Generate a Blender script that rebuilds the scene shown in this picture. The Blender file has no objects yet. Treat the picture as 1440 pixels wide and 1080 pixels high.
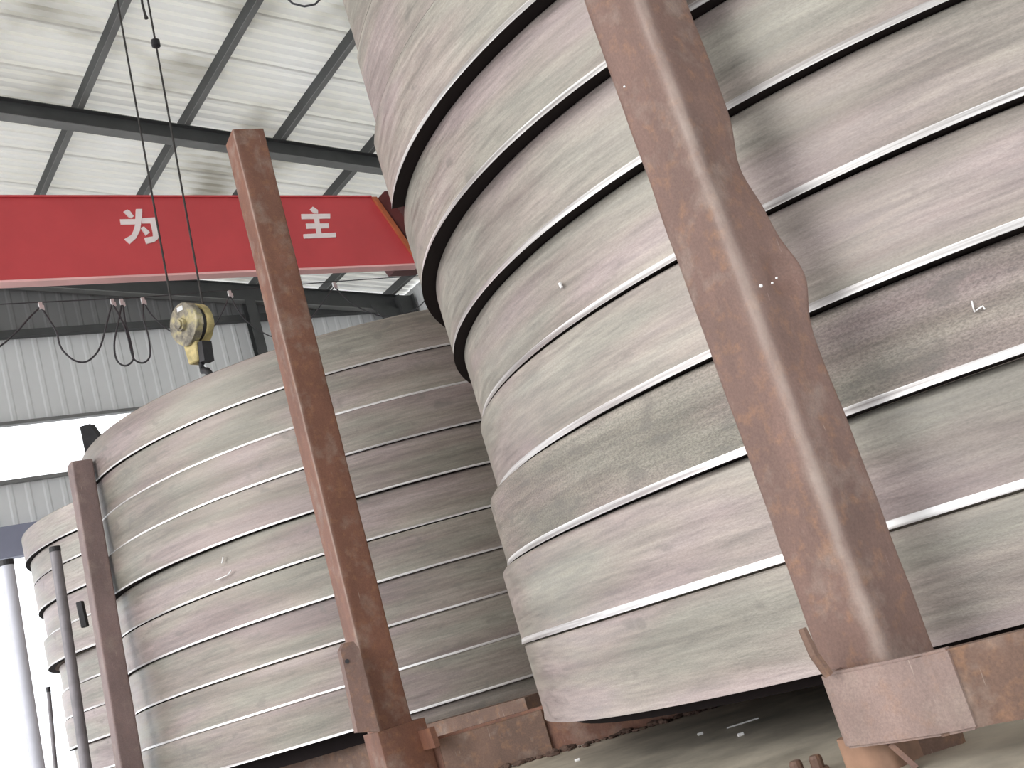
import bpy, bmesh, math, random
from mathutils import Vector, noise
R_ = random.Random(7)
sc = bpy.context.scene
C = sc.collection
PI = math.pi
H = 1.60                     # height of the camera above the shop floor

# ------------------------------------------------------------------ camera
FPX = 1569.2; PITCH = 0.22604; ROLL = -0.29578
F0 = Vector((0, math.cos(PITCH), math.sin(PITCH)))
_r0 = Vector((1, 0, 0)); _u0 = Vector((0, -math.sin(PITCH), math.cos(PITCH)))
RT = math.cos(ROLL) * _r0 + math.sin(ROLL) * _u0
UP = -math.sin(ROLL) * _r0 + math.cos(ROLL) * _u0
cd = bpy.data.cameras.new('camera'); cam = bpy.data.objects.new('camera', cd); C.objects.link(cam)
cd.sensor_width = 36; cd.lens = FPX / 1440 * 36; cd.clip_end = 300; cd.clip_start = 0.05
from mathutils import Matrix
cam.matrix_world = Matrix(((RT.x, UP.x, -F0.x, 0), (RT.y, UP.y, -F0.y, 0), (RT.z, UP.z, -F0.z, H), (0, 0, 0, 1)))
sc.camera = cam

# ------------------------------------------------------------------ light
w = bpy.data.worlds.new('world'); sc.world = w; w.use_nodes = True
bg = w.node_tree.nodes['Background']; bg.inputs[0].default_value = (0.93, 0.96, 1.0, 1); bg.inputs[1].default_value = 1.75
sun = bpy.data.lights.new('sun', 'SUN'); sun.energy = 1.05; sun.angle = math.radians(40); sun.color = (1, .97, .93)
so = bpy.data.objects.new('sun', sun); C.objects.link(so)
so.rotation_euler = Vector((-0.85, -0.60, 0.50)).to_track_quat('Z', 'Y').to_euler()
sc.view_settings.view_transform = 'Standard'; sc.view_settings.look = 'None'
sc.view_settings.gamma = 1; sc.view_settings.use_curve_mapping = False
sc.view_settings.exposure = 0.40

# ------------------------------------------------------------------ geometry helpers
def ray(px, py):
    return F0 + RT * ((px - 720) / FPX) - UP * ((py - 540) / FPX)
def at(px, py, D):           # point seen at a pixel, D metres away over the ground
    d = ray(px, py); d = d * (D / math.hypot(d.x, d.y)); return Vector((d.x, d.y, d.z + H))
def atz(px, py, z):
    d = ray(px, py); d = d * ((z - H) / d.z); return Vector((d.x, d.y, z))
AZ = math.radians(52.3)
BU = Vector((math.sin(AZ), math.cos(AZ), 0)); BV = Vector((-math.cos(AZ), math.sin(AZ), 0))
def W(u, v, z):              # shop axes: u across the bay, v along the building
    p = BU * u + BV * v; return Vector((p.x, p.y, z))
def onv(px, py, q):
    d = ray(px, py); d = d * (q / d.dot(BV)); return Vector((d.x, d.y, d.z + H))

def setp(o, label=None, cat=None, group=None, kind=None):
    if label: o['label'] = label
    if cat: o['category'] = cat
    if group: o['group'] = group
    if kind: o['kind'] = kind
    return o
def mesh_obj(name, vs, fs, mat, parent=None, smooth=False, uvs=None):
    me = bpy.data.meshes.new(name); me.from_pydata([tuple(v) for v in vs], [], fs)
    if uvs:
        l = me.uv_layers.new(name='UVMap')
        for p in me.polygons:
            for li, uv in zip(p.loop_indices, uvs[p.index]): l.data[li].uv = uv
    me.materials.append(mat)
    if smooth:
        for p in me.polygons: p.use_smooth = True
    me.validate(); me.update()
    o = bpy.data.objects.new(name, me); C.objects.link(o)
    if parent: o.parent = parent
    return o
def bm_obj(name, bm, mat, parent=None, smooth=False):
    bmesh.ops.recalc_face_normals(bm, faces=bm.faces)
    me = bpy.data.meshes.new(name); bm.to_mesh(me); bm.free(); me.materials.append(mat)
    if smooth:
        for p in me.polygons: p.use_smooth = True
    o = bpy.data.objects.new(name, me); C.objects.link(o)
    if parent: o.parent = parent
    return o
def empty(name, loc, label=None, cat=None, group=None, kind=None):
    o = bpy.data.objects.new(name, None); C.objects.link(o); o.location = loc
    return setp(o, label, cat, group, kind)
def rel(o, child_objs):      # keep world-space meshes under an empty that has a location
    for c in child_objs: c.matrix_parent_inverse = Matrix.Translation(-o.location)
def hexa(bm, c8):            # c8: 4 bottom + 4 top corners
    v = [bm.verts.new(p) for p in c8]
    for f in ((3, 2, 1, 0), (4, 5, 6, 7), (0, 1, 5, 4), (1, 2, 6, 5), (2, 3, 7, 6), (3, 0, 4, 7)):
        bm.faces.new([v[i] for i in f])
    return v
def box_uvz(bm, u0, u1, v0, v1, z0, z1):
    return hexa(bm, [W(u0, v0, z0), W(u1, v0, z0), W(u1, v1, z0), W(u0, v1, z0), W(u0, v0, z1), W(u1, v0, z1), W(u1, v1, z1), W(u0, v1, z1)])
def bevel(bm, w_, seg=2):
    bmesh.ops.bevel(bm, geom=list(bm.edges), offset=w_, segments=seg, affect='EDGES', profile=0.5, clamp_overlap=True)
def frame_of(d):
    d = d.normalized(); a = Vector((0, 0, 1)) if abs(d.z) < .9 else Vector((1, 0, 0))
    x = d.cross(a).normalized(); y = d.cross(x).normalized(); return x, y
def tube(bm, pts, r, n=10, caps=True):
    pts = [Vector(p) for p in pts]; rings = []
    rr = r if isinstance(r, (list, tuple)) else [r] * len(pts)
    px = None
    for i, p in enumerate(pts):
        d = (pts[min(i + 1, len(pts) - 1)] - pts[max(i - 1, 0)]).normalized()
        if px is None: x, y = frame_of(d)
        else:
            x = (px - d * px.dot(d)).normalized(); y = d.cross(x)
        px = x
        rings.append([bm.verts.new(p + (x * math.cos(2 * PI * k / n) + y * math.sin(2 * PI * k / n)) * rr[i]) for k in range(n)])
    for a, b in zip(rings, rings[1:]):
        for k in range(n): bm.faces.new((a[k], a[(k + 1) % n], b[(k + 1) % n], b[k]))
    if caps:
        bm.faces.new(rings[0][::-1]); bm.faces.new(rings[-1])
def beam(bm, a, b, wdt, hgt, up=Vector((0, 0, 1))):   # box from a to b (centre line)
    a, b = Vector(a), Vector(b); d = (b - a).normalized(); s = d.cross(up).normalized(); t = s.cross(d).normalized()
    s *= wdt / 2; t *= hgt / 2
    return hexa(bm, [a - s - t, a + s - t, b + s - t, b - s - t, a - s + t, a + s + t, b + s + t, b - s + t])

# ------------------------------------------------------------------ materials
def new_mat(name):
    m = bpy.data.materials.new(name); m.use_nodes = True
    nt = m.node_tree; b = nt.nodes['Principled BSDF']; return m, nt, b
def N(nt, t, **kw):
    n = nt.nodes.new(t)
    for k, v in kw.items():
        if k == 'inp':
            for kk, vv in v.items(): n.inputs[kk].default_value = vv
        else: setattr(n, k, v)
    return n
def ramp(nt, src, stops):
    r = N(nt, 'ShaderNodeValToRGB'); nt.links.new(src, r.inputs[0])
    e = r.color_ramp.elements
    while len(e) < len(stops): e.new(0.5)
    for x, (p, c) in zip(e, stops):
        x.position = p; x.color = (*c, 1) if len(c) == 3 else c
    return r.outputs[0]
def mix(nt, fac, a, b, mode='MIX'):
    m = N(nt, 'ShaderNodeMix', data_type='RGBA', blend_type=mode)
    if isinstance(fac, (int, float)): m.inputs[0].default_value = fac
    else: nt.links.new(fac, m.inputs[0])
    for i, s in ((6, a), (7, b)):
        if isinstance(s, tuple): m.inputs[i].default_value = (*s, 1)
        else: nt.links.new(s, m.inputs[i])
    return m.outputs[2]
def noise_tex(nt, vec, scale, detail=3, rough=0.55):
    n = N(nt, 'ShaderNodeTexNoise', inp={'Scale': scale, 'Detail': detail, 'Roughness': rough})
    nt.links.new(vec, n.inputs['Vector']); return n.outputs[0]
def mapping(nt, vec, sc_, loc=None):
    m = N(nt, 'ShaderNodeMapping'); m.inputs['Scale'].default_value = sc_
    nt.links.new(vec, m.inputs['Vector'])
    if loc is not None: nt.links.new(loc, m.inputs['Location'])
    return m.outputs[0]

def steel_mat(name, lo, hi, dark=0.0, rough=0.42, spots=0.60):
    m, nt, b = new_mat(name); L = nt.links
    uv = N(nt, 'ShaderNodeUVMap').outputs[0]
    oi = N(nt, 'ShaderNodeObjectInfo').outputs['Random']
    off = N(nt, 'ShaderNodeMath', operation='MULTIPLY', inp={1: 37.0}); L.new(oi, off.inputs[0])
    cx = N(nt, 'ShaderNodeCombineXYZ'); L.new(off.outputs[0], cx.inputs[0]); L.new(off.outputs[0], cx.inputs[2])
    streak = noise_tex(nt, mapping(nt, uv, (0.45, 8.0, 1), cx.outputs[0]), 1.6, 5, .6)
    blot = noise_tex(nt, mapping(nt, uv, (0.55, 2.2, 1), cx.outputs[0]), 1.7, 3, .5)
    tint = noise_tex(nt, mapping(nt, uv, (1.0, 4.5, 1), cx.outputs[0]), 1.1, 2, .5)
    fine = noise_tex(nt, mapping(nt, uv, (2.6, 30, 1), cx.outputs[0]), 2.0, 4, .7)
    grain = noise_tex(nt, mapping(nt, uv, (50, 90, 1), cx.outputs[0]), 2.0, 3, .7)
    c = ramp(nt, streak, [(0.30, lo), (0.68, hi)])
    mid = tuple((x + y) / 2 for x, y in zip(lo, hi))
    c = mix(nt, .55, c, ramp(nt, blot, [(.35, tuple(x * .80 for x in mid)), (.65, tuple(x * 1.25 for x in mid))]))
    c = mix(nt, .66, c, ramp(nt, tint, [(.36, (.57, .46, .48)), (.50, (.52, .475, .42)), (.62, (.46, .49, .41))]), 'SOFT_LIGHT')
    c = mix(nt, .34, c, ramp(nt, fine, [(.35, (.25, .25, .25)), (.65, (.78, .76, .74))]), 'OVERLAY')
    c = mix(nt, .10 + dark * .22, c, ramp(nt, grain, [(.38, (.12, .12, .12)), (.6, (.8, .8, .8))]), 'OVERLAY')
    sp = noise_tex(nt, mapping(nt, uv, (5, 8, 1), cx.outputs[0]), 1.5, 2, .5)
    spm = ramp(nt, sp, [(spots + .06, (0, 0, 0)), (spots + .14, (.45, .45, .45))])
    c = mix(nt, spm, c, (.17, .155, .14))
    L.new(c, b.inputs['Base Color'])
    b.inputs['Metallic'].default_value = 0.25
    rr = ramp(nt, fine, [(.3, (rough - .06,) * 3), (.7, (rough + .14,) * 3)]); L.new(rr, b.inputs['Roughness'])
    bp = N(nt, 'ShaderNodeBump', inp={'Strength': .18 + dark * .6, 'Distance': .004}); L.new(grain, bp.inputs['Height'])
    L.new(bp.outputs[0], b.inputs['Normal'])
    return m
MAT_STEEL = steel_mat('rolled_steel', (.175, .149, .145), (.440, .410, .378))
MAT_STEEL_DARK = steel_mat('rough_dark_steel', (.12, .102, .095), (.41, .375, .345), dark=.8, rough=.5, spots=.5)
MAT_STEEL_FAR = steel_mat('far_steel', (.23, .205, .20), (.42, .39, .37))
MAT_STEEL_M = steel_mat('streaked_rolled_steel', (.125, .104, .098), (.375, .347, .320), spots=.57)
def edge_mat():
    m, nt, b = new_mat('painted_edge_highlight'); L = nt.links
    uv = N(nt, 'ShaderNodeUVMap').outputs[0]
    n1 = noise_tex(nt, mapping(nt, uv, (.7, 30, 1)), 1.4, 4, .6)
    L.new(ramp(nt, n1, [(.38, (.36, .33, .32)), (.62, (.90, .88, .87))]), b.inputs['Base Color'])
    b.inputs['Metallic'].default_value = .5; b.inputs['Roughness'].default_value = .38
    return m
MAT_EDGE = edge_mat()  # reflected light along the lower ring edges painted in as pale colour
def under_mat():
    m, nt, b = new_mat('shade_black_underside'); b.inputs['Base Color'].default_value = (.016, .012, .012, 1); b.inputs['Roughness'].default_value = .85; b.inputs['Specular IOR Level'].default_value = .1; return m
MAT_UNDER = under_mat()  # shade below the rings put into a near-black colour
def plain(name, col, rough=.6, metal=0.0, var=.15, scale=3.0, bump=0.0):
    m, nt, b = new_mat(name); L = nt.links
    tc = N(nt, 'ShaderNodeTexCoord').outputs['Object']
    n1 = noise_tex(nt, tc, scale, 4, .6)
    L.new(ramp(nt, n1, [(.3, tuple(x * (1 - var) for x in col)), (.7, tuple(min(1, x * (1 + var)) for x in col))]), b.inputs['Base Color'])
    b.inputs['Roughness'].default_value = rough; b.inputs['Metallic'].default_value = metal
    if bump:
        bp = N(nt, 'ShaderNodeBump', inp={'Strength': bump, 'Distance': .004}); L.new(noise_tex(nt, tc, scale * 14, 3), bp.inputs['Height']); L.new(bp.outputs[0], b.inputs['Normal'])
    return m
def rust_mat(name, base, orange=.35, rough=.55):
    m, nt, b = new_mat(name); L = nt.links
    tc = N(nt, 'ShaderNodeTexCoord').outputs['Object']
    big = noise_tex(nt, mapping(nt, tc, (1, 1, .45)), 5.5, 4, .6)
    mid = noise_tex(nt, tc, 22, 5, .65)
    fine = noise_tex(nt, tc, 160, 3, .7)
    scr = noise_tex(nt, mapping(nt, tc, (40, 40, 3)), 2.2, 3, .6)
    c = ramp(nt, big, [(.30, tuple(x * .78 for x in base)), (.5, base), (.72, tuple(min(1, x * 1.28) for x in base))])
    om = ramp(nt, mid, [(.52, (0, 0, 0)), (.72, (orange,) * 3)])
    c = mix(nt, om, c, (.40, .20, .09))
    gm = ramp(nt, noise_tex(nt, tc, 8, 4, .6), [(.52, (0, 0, 0)), (.70, (.45,) * 3)])
    c = mix(nt, gm, c, (.34, .27, .225))
    c = mix(nt, .25, c, ramp(nt, fine, [(.35, (.25,) * 3), (.65, (.75,) * 3)]), 'OVERLAY')
    sm = ramp(nt, scr, [(.70, (0, 0, 0)), (.76, (.5,) * 3)])
    c = mix(nt, sm, c, (.52, .42, .36))
    at_ = N(nt, 'ShaderNodeAttribute', attribute_name='wear').outputs['Fac']
    mw = N(nt, 'ShaderNodeMath', operation='MULTIPLY', use_clamp=True); L.new(at_, mw.inputs[0])
    L.new(ramp(nt, noise_tex(nt, mapping(nt, tc, (6, 6, 2)), 3.0, 5, .65), [(.30, (.25,) * 3), (.58, (1.0,) * 3)]), mw.inputs[1])
    c = mix(nt, mw.outputs[0], c, (.42, .345, .30))
    L.new(c, b.inputs['Base Color']); b.inputs['Roughness'].default_value = rough; b.inputs['Metallic'].default_value = .1
    bp = N(nt, 'ShaderNodeBump', inp={'Strength': .35, 'Distance': .004}); L.new(mid, bp.inputs['Height']); L.new(bp.outputs[0], b.inputs['Normal'])
    return m
MAT_RUST = rust_mat('weathered_brown_post', (.180, .106, .084))
MAT_RUST_MID = rust_mat('red_brown_post', (.190, .085, .055), .30)
MAT_RUST_LEFT = rust_mat('dull_mauve_brown_post', (.21, .145, .135), .1)
MAT_RUST_BEAM = rust_mat('brown_base_beam', (.150, .086, .060), .35)
MAT_COLLAR = rust_mat('worn_lit_collar', (.27, .19, .165), .2)  # paler than the base beam: light on this face put into the colour
MAT_PIPE = plain('grey_pipe', (.24, .22, .23), .5, .3, .25, 6)
MAT_PIPE_PALE = plain('glare_pale_pipe', (.62, .62, .68), .5, .1, .1, 5)  # daylight glare on the pipe painted in as a pale colour
MAT_DARK = plain('dark_frame_paint', (.062, .064, .064), .6, 0, .15, 2)
MAT_FLANGE = plain('grey_frame_paint', (.20, .20, .195), .55, 0, .15, 2)
MAT_RED = plain('red_girder_paint', (.60, .065, .072), .42, 0, .10, 1.2)
MAT_PINK = plain('pale_pink_edge', (.90, .50, .48), .5, 0, .10, 2)  # paler pink than the girder web
MAT_ORANGE = plain('orange_end_edge', (.55, .16, .07), .5, 0, .15, 5)
MAT_MAROON = plain('maroon_end_truck', (.10, .03, .028), .6, 0, .2, 4)
MAT_LETTER = plain('faded_white_lettering', (.92, .80, .78), .6, 0, .06, 5)
MAT_ROPE = plain('wire_rope', (.045, .04, .038), .6, .3, .2, 20)
MAT_CABLE = plain('black_festoon_cable', (.05, .05, .055), .6, 0, .2, 10)
MAT_CLIP = plain('white_clip', (.8, .8, .8), .5)
MAT_YELLOW = plain('scuffed_yellow_paint', (.56, .45, .20), .5, .1, .45, 9, .2)
MAT_GREYPAINT = plain('grimy_cheek_plate', (.30, .27, .21), .5, .3, .5, 10, .2)
def grimy():
    m, nt, b = new_mat('grimy_yellow_cheek'); L = nt.links; tc = N(nt, 'ShaderNodeTexCoord').outputs['Object']
    L.new(ramp(nt, noise_tex(nt, tc, 8, 5, .65), [(.36, (.13, .115, .09)), (.48, (.30, .265, .20)), (.58, (.50, .43, .22)), (.70, (.66, .58, .42))]), b.inputs['Base Color'])
    b.inputs['Roughness'].default_value = .5; return m
MAT_GREYPAINT = grimy()
MAT_BLACK = plain('black_steel', (.03, .028, .03), .5, .3, .3, 8)
MAT_CHALK = plain('chalk_mark', (.88, .86, .85), .9)
MAT_CONCRETE = plain('shop_floor_concrete', (.52, .51, .49), .8, 0, .2, .6)
MAT_YARD = plain('yard_concrete', (.55, .55, .54), .8, 0, .1, .3)
MAT_PLATE = plain('dusty_steel_sheet', (.46, .41, .33), .6, .1, .35, 3.5, .25)
MAT_DEBRIS = plain('rust_flakes', (.10, .06, .045), .9, 0, .4, 30)
MAT_WOOD = plain('orange_brown_stump', (.27, .155, .10), .7, 0, .3, 9)
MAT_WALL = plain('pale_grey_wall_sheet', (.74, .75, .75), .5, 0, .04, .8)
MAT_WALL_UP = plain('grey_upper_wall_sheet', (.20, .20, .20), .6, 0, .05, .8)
MAT_HEADER = plain('blue_grey_header', (.25, .26, .34), .6, 0, .1, 1)
def roof_mat():
    m, nt, b = new_mat('translucent_white_roof_sheet'); L = nt.links
    tc = N(nt, 'ShaderNodeTexCoord').outputs['Object']
    n1 = noise_tex(nt, mapping(nt, tc, (.5, .5, .5)), 1.1, 3, .5)
    col = ramp(nt, n1, [(.32, (.50, .475, .41)), (.48, (.90, .885, .83)), (.7, (.96, .95, .92))])
    L.new(col, b.inputs['Base Color']); b.inputs['Roughness'].default_value = .5
    tr = N(nt, 'ShaderNodeBsdfTranslucent'); L.new(col, tr.inputs[0])
    ms = N(nt, 'ShaderNodeMixShader'); ms.inputs[0].default_value = .12
    L.new(b.outputs[0], ms.inputs[1]); L.new(tr.outputs[0], ms.inputs[2])
    L.new(ms.outputs[0], nt.nodes['Material Output'].inputs[0]); return m
MAT_ROOF = roof_mat()

# ------------------------------------------------------------------ setting: floor, roof, walls
VG = 19.5                     # gable wall
US = 12.9                     # side wall
U0, V0 = -10.0, -7.0
bm = bmesh.new(); box_uvz(bm, U0, US + .3, V0, VG + .3, -.2, 0); setp(bm_obj('floor', bm, MAT_CONCRETE), kind='structure')
bm = bmesh.new(); box_uvz(bm, -45, 45, -40, 70, -.35, -.2); setp(bm_obj('ground', bm, MAT_YARD), kind='structure')

S_, Z0_ = 0.1304, 9.501 + H
def roofz(u): return Z0_ - S_ * u
# corrugated roof: one sheet per five ribs
ceil_ = empty('ceiling', W(0, 8, roofz(0)), kind='structure')
PITCH_R = .205
def rib_profile(n):
    out = []
    for k in range(n):
        b0 = k * PITCH_R
        out += [(b0, .0), (b0 + .06, -.008), (b0 + .125, .0), (b0 + .140, .080), (b0 + .190, .080)]
    out += [(n * PITCH_R, .0), (n * PITCH_R + .04, -.004)]; return out
k = 0; v = V0
while v < VG:
    pr = rib_profile(5); vs = []; fs = []
    lift = .190 + (.004 if k % 2 else 0)
    for (dv, dz) in pr:
        for u in (U0, -2, 5, US + .2):
            vs.append(W(u, v + dv, roofz(u) + lift + dz))
    n4 = 4
    for i in range(len(pr) - 1):
        for j in range(3): fs.append((i * n4 + j, i * n4 + j + 1, (i + 1) * n4 + j + 1, (i + 1) * n4 + j))
    o = mesh_obj('roof_sheet', vs, fs, MAT_ROOF, ceil_); rel(ceil_, [o])
    v += 5 * PITCH_R; k += 1
# purlins (run along v), each a C section: dark web and paler lower flange
pur = [4.88 + 1.505 * i for i in range(-9, 6)]
for u in pur:
    if u < U0 + .2 or u > US: continue
    bm = bmesh.new(); z = roofz(u)
    hexa(bm, [W(u - .012, V0, z + .012), W(u, V0, z + .012), W(u, VG, z + .012), W(u - .012, VG, z + .012), W(u - .012, V0, z + .175), W(u, V0, z + .175), W(u, VG, z + .175), W(u - .012, VG, z + .175)])
    o = bm_obj('purlin', bm, MAT_DARK); setp(o, kind='structure')
    bm = bmesh.new(); box_uvz(bm, u - .012, u + .075, V0, VG, z, z + .012)
    bm_obj('purlin_flange', bm, MAT_FLANGE, o)
# rafters: web + bottom flange (run along u, falling with the roof)
def rafter(v, depth=.34, ua=U0, ub=US):
    bm = bmesh.new(); a, b = ua, ub
    def sl(u0, u1, v0, v1, d0, d1):
        hexa(bm, [W(u0, v0, roofz(u0) - d1), W(u1, v0, roofz(u1) - d1), W(u1, v1, roofz(u1) - d1), W(u0, v1, roofz(u0) - d1), W(u0, v0, roofz(u0) - d0), W(u1, v0, roofz(u1) - d0), W(u1, v1, roofz(u1) - d0), W(u0, v1, roofz(u0) - d0)])
    sl(a, b, v + .08, v + .10, .0, depth); sl(a, b, v, v + .18, .0, .012)
    o = bm_obj('rafter', bm, MAT_DARK); setp(o, kind='structure')
    bm = bmesh.new(); sl(a, b, v, v + .18, depth, depth + .016); bm_obj('rafter_flange', bm, MAT_FLANGE, o)
    return o
rafter(14.0, .26); rafter(VG - .35, .36); rafter(7.6); rafter(1.4); rafter(-5)

# gable wall: ribbed sheets, strip window, door opening
Zh0, Zh1 = 3.75 + H, 4.27 + H        # door header
Zw0, Zw1 = 5.04 + H, 6.055 + H       # strip window
Zg = 7.66 + H                        # girt
DOOR_U = 5.9
def ribbed(vs, fs, u0, u1, z0, z1, vv, along='u', rib=.29):
    base = len(vs); n = int(round((u1 - u0) / rib)); pts = []
    for k in range(n):
        b0 = u0 + (u1 - u0) * k / n; s = (u1 - u0) / n
        pts += [(b0, 0), (b0 + s * .62, 0), (b0 + s * .72, -.012), (b0 + s * .9, -.012)]
    pts.append((u1, 0))
    for (a, d) in pts:
        for z in (z0, z1):
            vs.append(W(a, vv + d, z) if along == 'u' else W(vv + d, a, z))
    for i in range(len(pts) - 1):
        b = base + 2 * i; fs.append((b, b + 2, b + 3, b + 1))
wall = empty('wall_gable', W(0, VG, 0), kind='structure')
def sheets(parent, u0, u1, z0, z1, vv, mat, along='u', wd=1.16):
    n = max(1, int(round((u1 - u0) / wd)))
    for k in range(n):
        vs, fs = [], []; a = u0 + (u1 - u0) * k / n; b = u0 + (u1 - u0) * (k + 1) / n
        zz = z1(a) if callable(z1) else z1
        ribbed(vs, fs, a, b, z0, zz, vv, along)
        o = mesh_obj('wall_sheet', vs, fs, mat, parent); rel(parent, [o])
sheets(wall, U0, US, Zw1, Zg, VG, MAT_WALL)
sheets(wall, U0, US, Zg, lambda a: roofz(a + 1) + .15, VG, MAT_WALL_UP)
sheets(wall, U0, US, Zh1, Zw0, VG, MAT_WALL)
sheets(wall, DOOR_U, US, 0, Zh1, VG, MAT_WALL)
sheets(wall, 8.2, US, Zw0, Zw1, VG, MAT_WALL)
for (z, h_) in ((Zg, .13),):
    bm = bmesh.new(); box_uvz(bm, U0, US, VG - .16, VG - .03, z - h_ / 2, z + h_ / 2); setp(bm_obj('trim_girt', bm, MAT_DARK), kind='structure')
for i, z in enumerate((Zw1, Zw0)):
    bm = bmesh.new(); box_uvz(bm, U0, 8.2, VG - .10, VG + .02, z - .03, z + .03); setp(bm_obj('trim_%d' % (i + 1), bm, MAT_FLANGE), kind='structure')
bm = bmesh.new(); box_uvz(bm, U0, DOOR_U + .3, VG - .22, VG - .02, Zh0, Zh1); setp(bm_obj('door_1', bm, MAT_HEADER), kind='structure')
# gable columns
for u in (9.05, 2.2 - 9):
    bm = bmesh.new()
    box_uvz(bm, u, u + .20, VG - .38, VG - .365, 0, roofz(u) - .36); box_uvz(bm, u + .09, u + .11, VG - .365, VG - .20, 0, roofz(u) - .36); box_uvz(bm, u, u + .20, VG - .20, VG - .185, 0, roofz(u) - .36)
    setp(bm_obj('column', bm, MAT_DARK), kind='structure')
wall3 = empty('wall_back', W(0, V0, 0), kind='structure')
sheets(wall3, U0, US, 6.2, lambda a: roofz(a + 1) + .15, V0, MAT_WALL)
# side wall and its eave columns
wall2 = empty('wall_side', W(US, 5, 0), kind='structure')
sheets(wall2, V0, VG, 0, roofz(US) + .15, US, MAT_WALL, along='v')
for v in (VG - .5, 13.9, 7.5, 1.3):
    bm = bmesh.new()
    box_uvz(bm, US - .45, US - .43, v, v + .22, 0, roofz(US)); box_uvz(bm, US - .43, US - .09, v + .1, v + .12, 0, roofz(US)); box_uvz(bm, US - .09, US - .07, v, v + .22, 0, roofz(US))
    # haunch
    hexa(bm, [W(US - 1.1, v + .1, roofz(US - 1.1) - .36), W(US - .4, v + .1, roofz(US) - 1.1), W(US - .4, v + .13, roofz(US) - 1.1), W(US - 1.1, v + .13, roofz(US - 1.1) - .36),
              W(US - 1.1, v + .1, roofz(US - 1.1) - .3), W(US - .4, v + .1, roofz(US) - .3), W(US - .4, v + .13, roofz(US) - .3), W(US - 1.1, v + .13, roofz(US - 1.1) - .3)])
    setp(bm_obj('eave_column', bm, MAT_DARK), kind='structure')

# ------------------------------------------------------------------ crane girder with lettering
GV = 10.0; gz0, gz1 = 4.475 + H, 5.325 + H
g = empty('crane_girder', W(3, GV + .12, gz0), 'red box crane girder with white painted characters spanning under the roof', 'crane girder')
bm = bmesh.new(); ue0, ue1 = 6.92, 6.56
hexa(bm, [W(U0 + 1, GV, gz0), W(ue0, GV, gz0), W(ue0, GV + .09, gz0), W(U0 + 1, GV + .09, gz0), W(U0 + 1, GV, gz1), W(ue1, GV, gz1), W(ue1, GV + .09, gz1), W(U0 + 1, GV + .09, gz1)])
o1 = bm_obj('box_web', bm, MAT_RED, g)
bm = bmesh.new(); box_uvz(bm, U0 + 1, ue0 + .02, GV - .02, GV + .11, gz0 - .022, gz0); o2 = bm_obj('bottom_flange', bm, MAT_PINK, g); setp(o2, 'pale pink lower flange edge')
bm = bmesh.new(); box_uvz(bm, U0 + 1, ue1, GV - .02, GV + .11, gz1, gz1 + .02); o3 = bm_obj('top_flange', bm, MAT_RED, g)
bm = bmesh.new(); hexa(bm, [W(ue0, GV - .03, gz0), W(ue0 + .06, GV - .03, gz0), W(ue0 + .06, GV + .12, gz0), W(ue0, GV + .12, gz0), W(ue1, GV - .03, gz1), W(ue1 + .06, GV - .03, gz1), W(ue1 + .06, GV + .12, gz1), W(ue1, GV + .12, gz1)])
o4 = bm_obj('end_plate', bm, MAT_ORANGE, g); setp(o4, 'slanted orange end plate')
bm = bmesh.new(); hexa(bm, [W(ue0 + .03, GV - .2, gz0 + .16), W(ue0 + .41, GV - .2, gz0 + .16), W(ue0 + .41, GV + .7, gz0 + .16), W(ue0 + .03, GV + .7, gz0 + .16), W(ue1 + .07, GV - .2, gz1 - .02), W(ue1 + .45, GV - .2, gz1 - .02), W(ue1 + .45, GV + .7, gz1 - .02), W(ue1 + .07, GV + .7, gz1 - .02)])
o5 = bm_obj('end_truck', bm, MAT_MAROON, g); setp(o5, 'dark maroon end truck')
rel(g, [o1, o2, o3, o4, o5])
def character(strokes, ox, oy, s):
    bm = bmesh.new()
    for i, poly in enumerate(strokes):
        f = []; b = []
        for (x, y) in poly:
            p = onv(ox + x / s, oy + y / s, GV); f.append(bm.verts.new(p - BV * (.008 + .0015 * i))); b.append(bm.verts.new(p + BV * .004))
        bm.faces.new(f); bm.faces.new(b[::-1]); n = len(f)
        for q in range(n): bm.faces.new((f[q], b[q], b[(q + 1) % n], f[(q + 1) % n]))
    o = bm_obj('painted_character', bm, MAT_LETTER, g); rel(g, [o]); return o
wei = [[(205, 205), (285, 155), (345, 185), (430, 300), (375, 345), (320, 320)],
       [(130, 370), (475, 365), (455, 480), (150, 485)],
       [(605, 350), (885, 330), (905, 450), (610, 460)],
       [(475, 150), (610, 148), (605, 330), (560, 620), (480, 780), (340, 905), (225, 800), (370, 715), (420, 620), (460, 480)],
       [(790, 430), (905, 430), (965, 740), (950, 800), (880, 860), (850, 770), (840, 650)],
       [(880, 862), (700, 908), (660, 775), (850, 745)],
       [(580, 560), (645, 530), (775, 655), (690, 725)]]
zhu = [[(455, 180), (530, 105), (660, 190), (665, 280), (560, 275)],
       [(238, 300), (970, 290), (970, 410), (250, 428)],
       [(358, 540), (935, 535), (940, 650), (375, 668)],
       [(548, 330), (680, 330), (705, 560), (750, 790), (625, 790), (600, 600), (570, 440)],
       [(290, 812), (1112, 770), (1115, 885), (310, 915)]]
character(wei, 160, 285, 15.43); character(zhu, 410, 285, 18.0)

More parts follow.
